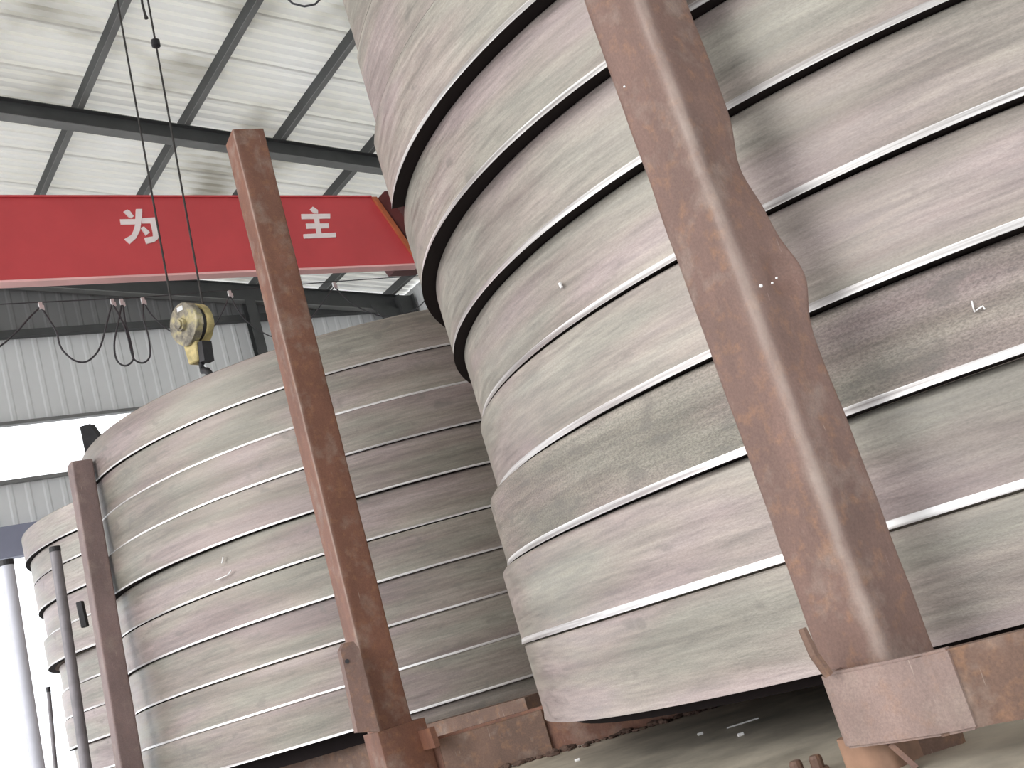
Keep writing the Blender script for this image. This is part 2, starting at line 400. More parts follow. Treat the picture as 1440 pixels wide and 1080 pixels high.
# festoon cables under the girder
FV = 11.2
def clipp(px, py): return onv(px, py, FV)
ft = empty('festoon_line', clipp(170, 423), 'black festoon cable hanging in loops from small white clips behind the girder', 'cable')
kids = []
clips = [(-60, 436), (57, 430), (158, 425), (171, 425), (201, 423), (323, 413), (470, 401), (600, 392), (640, 388)]
bm = bmesh.new(); tube(bm, [clipp(x, y - 5) for x, y in clips], .006, 6); kids.append(bm_obj('track_wire', bm, MAT_CABLE, ft))
for i, (x, y) in enumerate(clips):
    c = clipp(x, y); bm = bmesh.new(); beam(bm, c + Vector((0, 0, -.035)), c + Vector((0, 0, .035)), .035, .03, up=BV); beam(bm, c + Vector((0, 0, -.05)) + BU * .02, c + Vector((0, 0, .0)) + BU * .02, .02, .03, up=BV)
    kids.append(bm_obj('clip', bm, MAT_CLIP, ft))
sag = [(-30, 520, 1), (120, 512, 1), (160, 520, 0), (186, 516, 1), (204, 513, 0), (262, 492, 1), (400, 505, 0), (545, 455, 1)]
def loop(a, mid, b, r=.011):
    P0, P2 = clipp(*a), clipp(*b); M = clipp(*mid); pts = []
    for i in range(25):
        t = i / 24; s = 2 * t - 1
        base = P0.lerp(P2, t); dz = (M - P0.lerp(P2, .5)); k = 1 - abs(s) ** 2.4
        pts.append(base + dz * k + BU * (.02 * math.sin(PI * t)))
    bm = bmesh.new(); tube(bm, pts, r, 6); kids.append(bm_obj('cable_loop', bm, MAT_CABLE, ft, True))
def strand(pts, r=.010):
    P = [clipp(*p) for p in pts]; out = []
    for i in range(len(P) - 1):
        p0, p1, p2, p3 = P[max(i - 1, 0)], P[i], P[i + 1], P[min(i + 2, len(P) - 1)]
        for q in range(4):
            t = q / 4; out.append(.5 * ((2 * p1) + (p2 - p0) * t + (2 * p0 - 5 * p1 + 4 * p2 - p3) * t * t + (3 * p1 - p0 - 3 * p2 + p3) * t ** 3))
    out.append(P[-1]); bm = bmesh.new(); tube(bm, out, r, 6); kids.append(bm_obj('cable_loop', bm, MAT_CABLE, ft, True))
strand([(-60, 437), (-40, 480), (-10, 492), (22, 468), (38, 450), (57, 431)])
strand([(57, 431), (68, 448), (79, 466), (84, 485), (92, 497), (105, 507), (120, 509), (133, 500), (142, 485), (150, 455), (157, 428)])
strand([(171, 428), (166, 455), (161, 480), (162, 500), (168, 511), (178, 514), (187, 506), (186, 492), (181, 470), (176, 452), (173, 428)])
strand([(159, 428), (172, 452), (180, 475), (186, 500), (192, 508), (202, 510), (210, 503), (211, 490), (208, 470), (202, 450), (201, 425)])
strand([(202, 425), (215, 445), (240, 466), (270, 478), (298, 462), (312, 440), (323, 415)], .008)
strand([(323, 415), (345, 450), (390, 475), (430, 455), (452, 428), (470, 403)], .008)
strand([(470, 403), (500, 430), (545, 446), (585, 434), (608, 410), (630, 390)], .008)
rel(ft, kids)

# ------------------------------------------------------------------ crane hook block on two ropes
hb = at(271, 462, 9.7)
hk = empty('hook_block', hb, 'grimy yellow crane hook block with black hook hanging from two wire ropes', 'crane hook')
hk.rotation_euler = (math.radians(0), math.radians(4), math.radians(-18 - 14))
def cheek(y0, y1, mat, name):
    bm = bmesh.new(); prof = []
    for k in range(28):
        a = PI * .5 + 2 * PI * k / 28; r = .185; x, z = r * math.cos(a), r * math.sin(a) * 1.08 + .03
        if z < -.03: x *= (1 - (-.03 - z) * 2.2)
        prof.append((x, z))
    f = [bm.verts.new((x, y0, z)) for x, z in prof]; b = [bm.verts.new((x, y1, z)) for x, z in prof]
    bm.faces.new(f); bm.faces.new(b[::-1])
    for q in range(28): bm.faces.new((f[q], b[q], b[(q + 1) % 28], f[(q + 1) % 28]))
    bevel(bm, .008, 1); return bm_obj(name, bm, mat, hk)
c1 = cheek(-.10, -.02, MAT_GREYPAINT, 'cheek_plate'); c2 = cheek(.02, .10, MAT_YELLOW, 'cheek_plate'); setp(c2, 'yellow cheek plate')
bm = bmesh.new(); tube(bm, [(0, -.02, .03), (0, .02, .03)], .17, 28); bm_obj('sheave', bm, MAT_BLACK, hk)
bm = bmesh.new(); tube(bm, [(-.01, -.155, .03), (-.01, .13, .03)], .042, 12); tube(bm, [(-.01, -.135, .03), (-.01, -.10, .03)], .06, 12); bm_obj('axle_nut', bm, MAT_GREYPAINT, c1)
bm = bmesh.new(); beam(bm, (-.035, -.104, .175), (.04, -.104, .175), .008, .04, up=Vector((0, 0, 1)));
bm_obj('name_bar', bm, MAT_CLIP, hk)
bm = bmesh.new(); hexa(bm, [(-.07, -.06, -.32), (.06, -.06, -.32), (.06, .07, -.32), (-.07, .07, -.32), (-.085, -.07, -.14), (.085, -.07, -.14), (.085, .07, -.14), (-.085, .07, -.14)]); bevel(bm, .01, 1)
bm_obj('crosshead', bm, MAT_YELLOW, hk)
bm = bmesh.new(); hexa(bm, [(.062, -.05, -.34), (.13, -.05, -.34), (.13, .06, -.34), (.062, .06, -.34), (.082, -.05, -.16), (.14, -.05, -.16), (.14, .06, -.16), (.082, .06, -.16)]); bm_obj('swivel_housing', bm, MAT_BLACK, hk)
bm = bmesh.new(); hp = [(.03, 0, -.30), (.03, 0, -.40)]
for k in range(11):
    a = math.radians(100 - k * 27); hp.append((.03 + .075 * math.cos(a) * 1.0 - .0, 0, -.475 + .075 * math.sin(a)))
tube(bm, hp, [.028] + [.026] * 2 + [.034] * 6 + [.028, .022, .016, .008], 10); hook_ = bm_obj('hook', bm, MAT_BLACK, hk, True)
bm = bmesh.new(); tube(bm, [(.07, 0, -.36), (.10, 0, -.45), (.085, 0, -.52)], .012, 6); bm_obj('safety_latch', bm, MAT_CLIP, hook_)
# ropes go up to a trolley out of the picture
def up_rope(a, b, ext=.35):
    A, B = at(*a, 9.7), at(*b, 9.7); return B + (B - A).normalized() * ext, A
trolley_top = None
for (a, b, lab) in (((243, 437), (165, 0), 'left wire rope rising from the crane hook block'), ((286, 432), (208, 0), 'right wire rope with a small dark clamp near its top')):
    t0, t1 = up_rope(a, b, 1.2); bm = bmesh.new(); tube(bm, [t1, t1.lerp(t0, .5), t0], .0095, 8)
    ro = bm_obj('wire_rope', bm, MAT_ROPE); setp(ro, lab, 'rope', 'wire ropes of the crane hoist')
    if '(208' in str(b) or b[0] == 208:
        s = at(219, 61, 9.7); dd = (t0 - t1).normalized(); bm = bmesh.new()
        tube(bm, [s - dd * .045, s - dd * .03, s + dd * .03, s + dd * .045], [.022, .042, .042, .022], 12); rs = bm_obj('rope_stop', bm, MAT_BLACK, ro); setp(rs, 'dark round clamp on the rope')
bm = bmesh.new(); tube(bm, [at(196, -30, 9.6), at(200, 5, 9.6), at(204, 20, 9.6), at(206, 26, 9.6)], [.01, .012, .012, .02], 8)
setp(bm_obj('pendant_cable', bm, MAT_ROPE), 'short dark cable end hanging beside the right wire rope', 'cable')
bm = bmesh.new(); tube(bm, [at(398, -22, 9.9), at(402, -4, 9.9), at(412, 5, 9.9), at(428, 9, 9.9), at(443, 6, 9.9), at(453, -4, 9.9), at(458, -24, 9.9)], .011, 8)
setp(bm_obj('hanging_cable', bm, MAT_CABLE, None, True), 'black cable sagging in one loop from above at the top edge', 'cable')
# trolley above the frame: small crab carrying the ropes on the girder
tt = up_rope((243, 437), (165, 0), 1.2)[0]; tt2 = up_rope((286, 432), (208, 0), 1.2)[0]; tc_ = (tt + tt2) / 2
bm = bmesh.new(); tube(bm, [tt + Vector((0, 0, 0)) - BU * .25, tt2 + BU * .25], .14, 16); beam(bm, tc_ + Vector((0, 0, .2)) - BU * .6, tc_ + Vector((0, 0, .2)) + BU * .6, .5, .18); bevel(bm, .01, 1)
setp(bm_obj('hoist_trolley', bm, MAT_MAROON), 'hoist trolley with a rope drum above the hook block, out of the picture', 'hoist')

# ------------------------------------------------------------------ steel rings
def ring(name, cx, cy, R, z0, z1, mat, th=.06, arc=None, seg=240, topr=.006, lip=.005, liph=.023, wav=.002, seed=0, label=None, group=None, edge=True):
    """a flat bar rolled into a hoop: rounded top edge, slightly flared lower edge with a painted highlight"""
    hgt = z1 - z0
    prof = [(0 + lip, 0.0), (0 + lip * .45, liph * .55), (0, liph)]
    nf = 4
    for i in range(1, nf): prof.append((0, liph + (hgt - topr - liph) * i / nf))
    for i in range(0, 4):
        a = PI / 2 * i / 3; prof.append((-topr + topr * math.cos(a), hgt - topr + topr * math.sin(a)))
    prof += [(-th, hgt), (-th, 0.0)]
    closed = arc is None
    a0, a1 = (0, 2 * PI) if closed else arc
    n = seg if closed else max(8, int(seg * (a1 - a0) / (2 * PI)))
    m = len(prof); vs = []; fs = []; uvs = []; mi = []
    cnt = n if closed else n + 1
    for i in range(cnt):
        t = a0 + (a1 - a0) * i / n
        q = Vector((math.cos(t) * 1.3 + seed * 7.7, math.sin(t) * 1.3, seed))
        w1 = noise.noise(q) * wav * 2; w2 = noise.noise(q * 3.1) * wav * .5
        for (dr, z) in prof:
            r = R - lip + dr + w1 + (w2 if .02 < z < hgt - .02 else 0)
            vs.append((math.cos(t) * r, math.sin(t) * r, z))
    off = seed * 3.37
    cum = [0]
    for j in range(m - 1): cum.append(cum[-1] + math.dist(prof[j], prof[j + 1]))
    cum.append(cum[-1] + .01)
    for i in range(n):
        i2 = (i + 1) % cnt
        t0, t1 = (a0 + (a1 - a0) * i / n) * R, (a0 + (a1 - a0) * (i + 1) / n) * R
        for j in range(m):
            j2 = (j + 1) % m
            fs.append((i * m + j, i2 * m + j, i2 * m + j2, i * m + j2))
            uvs.append(((t0, cum[j] + off), (t1, cum[j] + off), (t1, cum[j + 1] + off), (t0, cum[j + 1] + off)))
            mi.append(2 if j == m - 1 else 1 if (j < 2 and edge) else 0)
    if not closed:
        fs.append(tuple(range(m))); uvs.append([(0, 0)] * m); mi.append(0)
        fs.append(tuple(reversed([n * m + j for j in range(m)]))); uvs.append([(0, 0)] * m); mi.append(0)
    o = mesh_obj(name, vs, fs, mat, None, False, uvs)
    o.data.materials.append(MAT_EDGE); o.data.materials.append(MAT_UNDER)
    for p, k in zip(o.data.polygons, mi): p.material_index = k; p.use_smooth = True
    o.data.set_sharp_from_angle(angle=math.radians(35))
    o.location = (cx, cy, z0)
    return setp(o, label, 'steel ring', group)
NX, NY = 2.0054, 4.7567
def ang(px, py, z, cx, cy):
    p = atz(px, py, z); return math.atan2(p.y - cy, p.x - cx)
def d_ang_near(px, py, R, cx, cy):   # angle on the near side of a circle seen at a pixel
    d = ray(px, py); d = Vector((d.x, d.y)).normalized(); c = Vector((cx, cy)); b = d.dot(c); q = b * b - (c.dot(c) - R * R)
    t = b - math.sqrt(max(q, 0)); p = d * t - c; return math.atan2(p.y, p.x)
seamN = [ # name, bottom height over the eye, radius, centre offset
 ('A', 1.813, 2.214, -0.0964, -0.0921),
 ('B', 1.516, 2.159, -0.1054, -0.0851),
 ('C', 1.220, 2.195, -0.0214, -0.0531),
 ('D', 0.921, 2.206, 0.0266, -0.0281),
 ('E', 0.619, 2.202, 0.0036, 0.0019),
 ('F', 0.329, 2.213, -0.0374, 0.0689),
 ('G', 0.018, 2.201, -0.0854, 0.1259),
 ('H', -0.287, 2.174, -0.1024, 0.0529)]
SN = {t[0]: t for t in seamN}
GN = 'rolled steel rings stacked in the nearest stack'
labN = {'A': 'steel ring in nearest stack whose cut end shows over the red girder',
        'B': 'nearest-stack steel ring directly under the cut-ended one, widest black overhang beneath',
        'C': 'nearest-stack steel ring, second below the cut-ended one, narrower black overhang beneath',
        'D': 'nearest-stack steel ring with a small white chip above a thin black seam',
        'E': 'nearest-stack steel ring lying directly on the rough dark one',
        'F': 'rough dark speckled steel ring in the nearest stack with white chalk mark',
        'G': 'smooth grey steel ring, second from the bottom of the nearest stack',
        'H': 'lowest steel ring of the nearest stack, just above the base beam'}
for i, (k, z, R, dx, dy) in enumerate(seamN):
    top = (z + .300) if i == 0 else seamN[i - 1][1]
    gap = {'E': .005, 'H': .007, 'A': .0005}.get(k, .0025)
    arc = None
    if k == 'A':
        e = ang(551, 294, z + H, NX + dx, NY + dy) % (2 * PI); arc = (e, e + 2 * PI - .9)
    ring('steel_ring', NX + dx, NY + dy, R, z + H, top + H - gap, MAT_STEEL_DARK if k == 'F' else MAT_STEEL, arc=arc, seg=288,
         topr=.02 if k in 'FG' else .001 if k == 'A' else .008, edge=(k != 'H'), seed=i + 1, wav=.0025, label=labN[k], group=GN, th=.07)
# rings above A
ax_, ay_, ar_ = NX + SN['A'][3], NY + SN['A'][4], SN['A'][2]
e = ang(525, 173, 2.113 + H, ax_, ay_) % (2 * PI)
ring('steel_ring', ax_, ay_, ar_ - .005, 2.1125 + H, 2.410 + H, MAT_STEEL, arc=(e, e + 2 * PI - .7), seg=288, seed=1, th=.07, lip=.0, wav=.0025, topr=.001, edge=False, label='nearest-stack steel ring lying flush on top of the cut-ended one', group=GN)
e = ang(513, 70, 2.412 + H, ax_, ay_) % (2 * PI)
ring('steel_ring', ax_, ay_, ar_ - .005, 2.4105 + H, 2.709 + H, MAT_STEEL, arc=(e, e + 2 * PI - .5), seg=288, seed=1, th=.07, lip=.0, wav=.0025, edge=False, label='topmost steel ring of the nearest stack, cut off by the picture top', group=GN)

MX, MY = -1.12216, 8.71227
M = [(2.233, 2.133, 0, 0), (2.236, 1.877, -.003, -.009), (2.238, 1.620, .009, 0), (2.242, 1.364, .008, -.012), (2.242, 1.103, -.028, -.004), (2.228, .845, .003, .007),
     (2.233, .593, .002, -.004), (2.225, .336, .010, .005), (2.228, .084, .002, .002), (2.246, -.160, -.003, -.013), (2.215, -.362, -.002, .0)]
GM = 'rolled steel rings stacked in the middle stack'
ordn = ['topmost', 'second', 'third', 'fourth', 'fifth', 'sixth', 'seventh', 'eighth', 'ninth', 'tenth']
extraM = ['under the crane hook', 'below the topmost one', 'with a clean bright lower lip', 'mostly greenish grey', 'with a faint curved scratch', 'under a dark overhang line',
          'with a soft bright lip', 'above a wide dark shadow line', 'above the black gap and beam', 'seen only right of the red-brown post']
for i in range(1, 11):
    R, z, dx, dy = M[i]; top = M[i - 1][1]; arc = None
    if i == 10:
        e0 = d_ang_near(540, 1045, R, MX, MY); arc = (e0, e0 + 2.6)
    ring('steel_ring', MX + dx, MY + dy, R, z + H, top + H - {6: .008, 8: .008, 5: .003, 9: .003, 10: .003}.get(i, .0005), MAT_STEEL_M, arc=arc, seg=256, seed=40 + i, wav=.003, th=.06, lip=.003, liph=.013,
         topr=.010, label='%s ring from top of middle stack, %s' % (ordn[i - 1], extraM[i - 1]), group=GM)
TX, TY = -3.58, 12.25
GT = 'rolled steel rings stacked in the far left stack'
zt = [2.55, 2.27, 2.03, 1.74, 1.46, 1.17, .90, .63, .34, .06, -.24]; inset = [.02, .06, .06, .10, .04, .16, .13, .10, .16, .10]
extraT = ['on top of the pile', 'behind the pipe top', 'third row down', 'holding the short dark stub', 'just below the dark stub', 'bulging left into the daylight', 'set back at the left', 'with a stepped left edge', 'ninth row down', 'at the picture bottom']
for i in range(10):
    R = 2.02 - inset[i] * .5
    ring('steel_ring', TX + inset[i] * .4, TY - .1 * inset[i], R, zt[i + 1] + H, zt[i] + H - .006, MAT_STEEL_FAR, seg=160, seed=70 + i, wav=.006, lip=.004, liph=.018, topr=.012,
         label='%s ring from top of far left stack, %s' % (ordn[i], extraT[i]), group=GT)

# chalk marks and chips on ring faces
def on_ring(px, py, R, cx, cy, out=.004):
    d = ray(px, py); h2 = Vector((d.x, d.y)); c = Vector((cx, cy)); a = h2.dot(h2); b = -2 * h2.dot(c); cc = c.dot(c) - (R + out) ** 2
    t = (-b - math.sqrt(max(b * b - 4 * a * cc, 0))) / (2 * a); return Vector((d.x * t, d.y * t, d.z * t + H))
rings_by_label = {o['label']: o for o in C.objects if o.get('category') == 'steel ring'}
def stroke(pts, R, cx, cy, r, ringlabel, name, lab):
    par = rings_by_label[ringlabel]; bm = bmesh.new(); P = [on_ring(x, y, R, cx, cy, .003) for x, y in pts]
    tube(bm, [p - par.location for p in P], r, 6); o = bm_obj(name, bm, MAT_CHALK, par); setp(o, lab); return o
stroke([(1366.5, 423), (1368, 431), (1370.5, 438.5), (1376, 434), (1382, 430.5), (1385, 435)], SN['F'][2], NX + SN['F'][3], NY + SN['F'][4], .0022, labN['F'], 'chalk_mark', 'white chalk mark like a crooked h')
stroke([(787, 398), (790, 405)], SN['D'][2], NX + SN['D'][3], NY + SN['D'][4], .006, labN['D'], 'paint_chip', 'small white chip')
stroke([(874.5, 118.5), (876, 124)], 2.262, NX, NY, .002, labN['B'], 'paint_chip', 'tiny white chip') if 0 else None
lab5 = [o['label'] for o in C.objects if o.get('category') == 'steel ring' and str(o.get('label')).startswith('fifth') and 'middle' in o['label']][0]
stroke([(314, 783), (312, 792)], 2.236, MX - .0, MY, .004, lab5, 'chalk_mark', 'faint pale scratch')
stroke([(325, 802), (321, 808), (313, 812), (304, 815.5)], 2.236, MX, MY, .0035, lab5, 'chalk_mark', 'curved pale scratch')

# ------------------------------------------------------------------ posts
def rounded_section(hw, hd, r, n=5):
    out = []
    for (cx, cy, a0) in ((hw - r, hd - r, 0), (-hw + r, hd - r, 90), (-hw + r, -hd + r, 180), (hw - r, -hd + r, 270)):
        for k in range(n + 1):
            a = math.radians(a0 + 90 * k / n); out.append((cx + r * math.cos(a), cy + r * math.sin(a)))
    if n > 2:                # extra points along the flats carry the wear
        res = []
        for i, p in enumerate(out):
            q = out[(i + 1) % len(out)]; res.append(p)
            if i % (n + 1) == n: res += [(p[0] + (q[0] - p[0]) * t, p[1] + (q[1] - p[1]) * t) for t in (.08, .2, .4, .6, .8, .92)]
        out = res
    return out
def post(name, A, B, hw, hd, rad, yaw, mat, parent, nseg=2, disp=None, cn=5, wear=0):
    """A bottom centre, B top centre; section axes: x along azimuth yaw"""
    A, B = Vector(A), Vector(B); ax = Vector((math.sin(yaw), math.cos(yaw), 0)); ay = Vector((-ax.y, ax.x, 0))
    sec = rounded_section(hw, hd, rad, cn); bm = bmesh.new(); rings = []
    for i in range(nseg + 1):
        c = A.lerp(B, i / nseg); row = []
        for (x, y) in sec:
            p = c + ax * x + ay * y
            if disp: p = p + disp(c.z, x, y, ax, ay)
            row.append(bm.verts.new(p))
        rings.append(row)
    n = len(sec)
    for a, b in zip(rings, rings[1:]):
        for k in range(n): bm.faces.new((a[k], a[(k + 1) % n], b[(k + 1) % n], b[k]))
    bm.faces.new(rings[0][::-1]); bm.faces.new(rings[-1])
    o = bm_obj(name, bm, mat, parent, True)
    if wear:
        at_ = o.data.attributes.new('wear', 'FLOAT', 'POINT')
        for i in range(nseg + 1):
            for k, (x, y) in enumerate(sec):
                at_.data[i * n + k].value = .55 * math.exp(-(((x + hw - rad * .3) ** 2 + (y + hd - rad * .3) ** 2) / wear ** 2))
    o.data.set_sharp_from_angle(angle=math.radians(40)); return o
YU = AZ                                   # section x axis along u

# nearest rack: bent post, curved base beam, collar, foot
DN = 2.74
rk = empty('ring_rack', Vector((at(1240, 940, DN).x, at(1240, 940, DN).y, 0)), 'brown steel rack of the nearest stack with a dented bent upright and curved base beam', 'rack')
kids = []
bot = at(1237, 932, DN); top = at(893, 2, DN)
dirv = (top - bot) / (top.z - bot.z)
A = bot + dirv * (-.10); B = bot + dirv * 2.35
DENT_Z = at(1090, 398, DN).z; KINK = at(1050, 230, DN).z
def dentf(z, x, y, ax, ay):
    o = Vector((0, 0, 0))
    # u-side away (x>0,y<0) is the right hand corner
    g = math.exp(-((z - DENT_Z) / .085) ** 2); g2 = math.exp(-((z - DENT_Z - .01) / .05) ** 2)
    rt = max(0, (x - y) / .18)
    o += (ax - ay) * (.024 * g * rt)
    mid = math.exp(-((x - .03) / .035) ** 2) if y < -.05 else 0
    o += ay * (.040 * g2 * mid)
    o += (ax - ay) * (-.016 * math.exp(-((z - KINK) / .10) ** 2) * rt)
    nn = noise.noise(Vector((z * 6, x * 9, y * 9))) * .0035
    return o + (ax * x + ay * y).normalized() * nn
kids.append(post('post', A, B, .094, .094, .022, YU, MAT_RUST, rk, 110, dentf, 9, .017))
setp(kids[-1], 'dented upright with a worn corner')
for (x_, y_, r_) in ((1070, 402, .0045), (1086, 398, .003), (1092, 391, .003), (878, 122, .003)):  # bright glints at the dent and one chip, painted as pale specks
    dd_ = ray(x_, y_); hz_ = Vector((dd_.x, dd_.y, 0)); c_ = at(x_, y_, DN - (.135 if x_ > 900 else .10)); bm = bmesh.new()
    bmesh.ops.create_icosphere(bm, subdivisions=2, radius=r_, matrix=Matrix.Translation(c_)); 
    kids.append(bm_obj('glint_speck', bm, MAT_CHALK, rk, True))
# base beam following the ring
bz0, bz1 = -.408 + H, -.246 + H
def arc_band(a0, a1, R0, R1, z0, z1, n=40, taper=0):
    bm = bmesh.new(); rows = []
    for i in range(n + 1):
        a = a0 + (a1 - a0) * i / n; c, s = math.cos(a), math.sin(a)
        j = noise.noise(Vector((a * 22, 0, 0))) * .006
        rows.append([bm.verts.new((NX + R1 * c, NY + R1 * s, z0 + j)), bm.verts.new((NX + R1 * c, NY + R1 * s, z1)), bm.verts.new((NX + R0 * c, NY + R0 * s, z1)), bm.verts.new((NX + R0 * c, NY + R0 * s, z0))])
    for p, q in zip(rows, rows[1:]):
        for k in range(4): bm.faces.new((p[k], q[k], q[(k + 1) % 4], p[(k + 1) % 4]))
    bm.faces.new(rows[0][::-1]); bm.faces.new(rows[-1]); return bm
P2 = Vector((.627, 2.424)); aP2 = math.atan2(P2.y - NY, P2.x - NX)
bm = arc_band(aP2, aP2 + 1.0, 2.675, 2.71, bz0, bz1, 50); kids.append(bm_obj('base_beam', bm, MAT_RUST_BEAM, rk))
# collar: rounded box wrapped round the foot of the upright
pA, pB = Vector((.457, 2.621)), Vector((.634, 2.409))
bm = bmesh.new(); ddir = (pB - pA).normalized(); nrm = Vector((ddir.y, -ddir.x))
if nrm.dot(pA) > 0: nrm = -nrm      # faces the camera
back = -nrm
out = []
e1 = pB - pA; L_ = e1.length
line = [pA + back * .10, pA + back * .035, pA + back * .020 + ddir * .003, pA + back * .009 + ddir * .011, pA + back * .003 + ddir * .022, pA + ddir * .038]
line += [pA + ddir * (L_ * .5) - back * .003, pB - ddir * .05]
tB = Vector((-math.sin(aP2), math.cos(aP2)))
if tB.dot(ddir) < 0: tB = -tB
line += [pB - ddir * .02 + tB * .004, pB + tB * .02, pB + tB * .06 + Vector((math.cos(aP2), math.sin(aP2))) * -.004]
inner = [q + back * .028 + ddir * (.02 if i_ == 0 else 0) for i_, q in enumerate(line[4:])][::-1] + [line[0] + ddir * .025]
poly = line + inner
lo = [bm.verts.new((p.x, p.y, bz0 + .03 * (0))) for p in poly]; hi = [bm.verts.new((p.x, p.y, bz1 + .004)) for p in poly]
n_ = len(poly)
bm.faces.new(lo[::-1]); bm.faces.new(hi)
for k in range(n_): bm.faces.new((lo[k], lo[(k + 1) % n_], hi[(k + 1) % n_], hi[k]))
bmesh.ops.recalc_face_normals(bm, faces=bm.faces); bmesh.ops.bevel(bm, geom=[e for e in bm.edges if abs(e.verts[0].co.z - e.verts[1].co.z) < .001], offset=.006, segments=2, affect='EDGES')
kids.append(bm_obj('foot_collar', bm, MAT_COLLAR, rk)); setp(kids[-1], 'worn collar round the foot of the upright, painted pale as lit')
bm = bmesh.new(); tube(bm, [at(1128, 884, 2.6), at(1145, 921, 2.6), at(1166, 950, 2.6)], [.010, .012, .012], 6); kids.append(bm_obj('bent_rod', bm, MAT_RUST_BEAM, rk))
# foot below the collar
fb = at(1243, 1046, DN + .02)
kids.append(post('foot', Vector((fb.x, fb.y, 0)), Vector((fb.x, fb.y, bz0 + .01)), .075, .075, .02, YU, MAT_WOOD, rk, 6)); setp(kids[-1], 'orange-brown stump under the collar')
bm = bmesh.new(); beam(bm, at(1250, 1045, DN - .12), at(1287, 1078, DN - .12), .012, .05, up=ray(1260, 1060)); kids.append(bm_obj('gusset', bm, MAT_RUST, rk))
# small sleeve right of the foot
bm = bmesh.new(); beam(bm, at(1265, 1058, DN + .02), at(1350, 1038, DN + .06), .08, .075); bevel(bm, .01, 1); kids.append(bm_obj('sleeve', bm, MAT_RUST_BEAM, rk))
# far feet of this rack (hidden behind the rings)
for aa in (aP2 + 1.9, aP2 + 3.1, aP2 + 4.3):
    c = Vector((NX + 2.61 * math.cos(aa), NY + 2.61 * math.sin(aa), 0)); kids.append(post('post', c, c + Vector((0, 0, 2.2)), .09, .09, .02, YU, MAT_RUST, rk, 2))
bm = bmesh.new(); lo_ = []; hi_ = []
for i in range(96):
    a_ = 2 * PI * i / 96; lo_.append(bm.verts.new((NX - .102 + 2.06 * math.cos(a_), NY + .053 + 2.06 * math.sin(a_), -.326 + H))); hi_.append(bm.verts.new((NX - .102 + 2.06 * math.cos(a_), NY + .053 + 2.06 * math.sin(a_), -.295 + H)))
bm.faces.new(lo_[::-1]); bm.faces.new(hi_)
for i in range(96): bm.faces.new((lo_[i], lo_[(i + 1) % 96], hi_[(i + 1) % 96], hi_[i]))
kids.append(bm_obj('shade_disc', bm, MAT_UNDER, rk)); setp(kids[-1], 'black disc added to shade the sheet under the rings')  # disc added to keep light off the sheet below
# cross bearers under the rings
for s in (-.8, .8):
    bm = bmesh.new(); a = Vector((NX, NY, -.373 + H)) + BU * s - BV * 1.9; b = Vector((NX, NY, -.373 + H)) + BU * s + BV * 1.9; beam(bm, a, b, .12, .10); kids.append(bm_obj('cross_bearer', bm, MAT_RUST_BEAM, rk))
rel(rk, kids)

# middle red-brown post with its foot, lug and arm
DM = 5.3; yawM = math.radians(59.5)
def edge_mid(y): # pixel x of left, ridge and right edges
    return None
cb = at(533, 1026, DM); ct = at(346, 186, DM)
wv = Vector((math.sin(yawM), math.cos(yawM), 0)); dv_ = Vector((-wv.y, wv.x, 0))   # wv to the right along the front face, dv_ into depth
HW = .083
ctr_b = at(533, 1029, DM) + wv * HW + dv_ * HW
tp = at(327, 182, DM); ctr_t = tp + wv * HW + dv_ * HW; ctr_t.z = tp.z
slope = (ctr_t - ctr_b) / (ctr_t.z - ctr_b.z)
mr = empty('rack_post', Vector((ctr_b.x, ctr_b.y, 0)), 'tall red-brown square steel post before the middle stack with low lug plate', 'post')
kids = []
kids.append(post('post', ctr_b + slope * (-.2), ctr_t, HW, HW, .007, yawM, MAT_RUST_MID, mr, 40, lambda z, x, y, ax, ay: (ax * x + ay * y).normalized() * (noise.noise(Vector((z * 5, x * 8, y * 8))) * .002), 3, .005))
zc = ctr_b.z
# boxed foot
kids.append(post('foot_box', Vector((ctr_b.x, ctr_b.y, zc - .34)) + wv * .02, Vector((ctr_b.x, ctr_b.y, zc)) + wv * .02, HW + .035, HW + .022, .006, yawM, MAT_RUST_MID, mr, 3, None, 2))
kids.append(post('foot', Vector((ctr_b.x, ctr_b.y, 0)), Vector((ctr_b.x, ctr_b.y, zc - .33)), HW, HW, .006, yawM, MAT_RUST_MID, mr, 3, None, 2))
# lug plate standing on the left face (px 480-530, 905-1030)
lp = [(479, 915), (484, 904), (497, 902), (505, 912), (533, 1028), (503, 1030), (495, 990), (487, 950)]
bm = bmesh.new(); DL = DM - .10
f = [bm.verts.new(at(x, y, DL)) for x, y in lp]; b = [bm.verts.new(at(x, y, DL) + dv_ * .05) for x, y in lp]; bm.faces.new(f); bm.faces.new(b[::-1])
for q in range(len(lp)): bm.faces.new((f[q], b[q], b[(q + 1) % len(lp)], f[(q + 1) % len(lp)]))
kids.append(bm_obj('lug_plate', bm, MAT_RUST, mr)); setp(kids[-1], 'pale lug plate with a small hole')
bm = bmesh.new(); cc = at(488, 930, DL - .001); dd = (cc - Vector((0, 0, H))).normalized(); tube(bm, [cc - dd * .004, cc + dd * .004], .010, 10); kids.append(bm_obj('lug_hole', bm, MAT_BLACK, mr))
# stop plate right of the foot
bm = bmesh.new(); a = at(598, 1025, DM - .02); b = at(607, 1052, DM - .02); beam(bm, a, b, .025, .16, up=dv_); kids.append(bm_obj('stop_plate', bm, MAT_RUST_MID, mr))
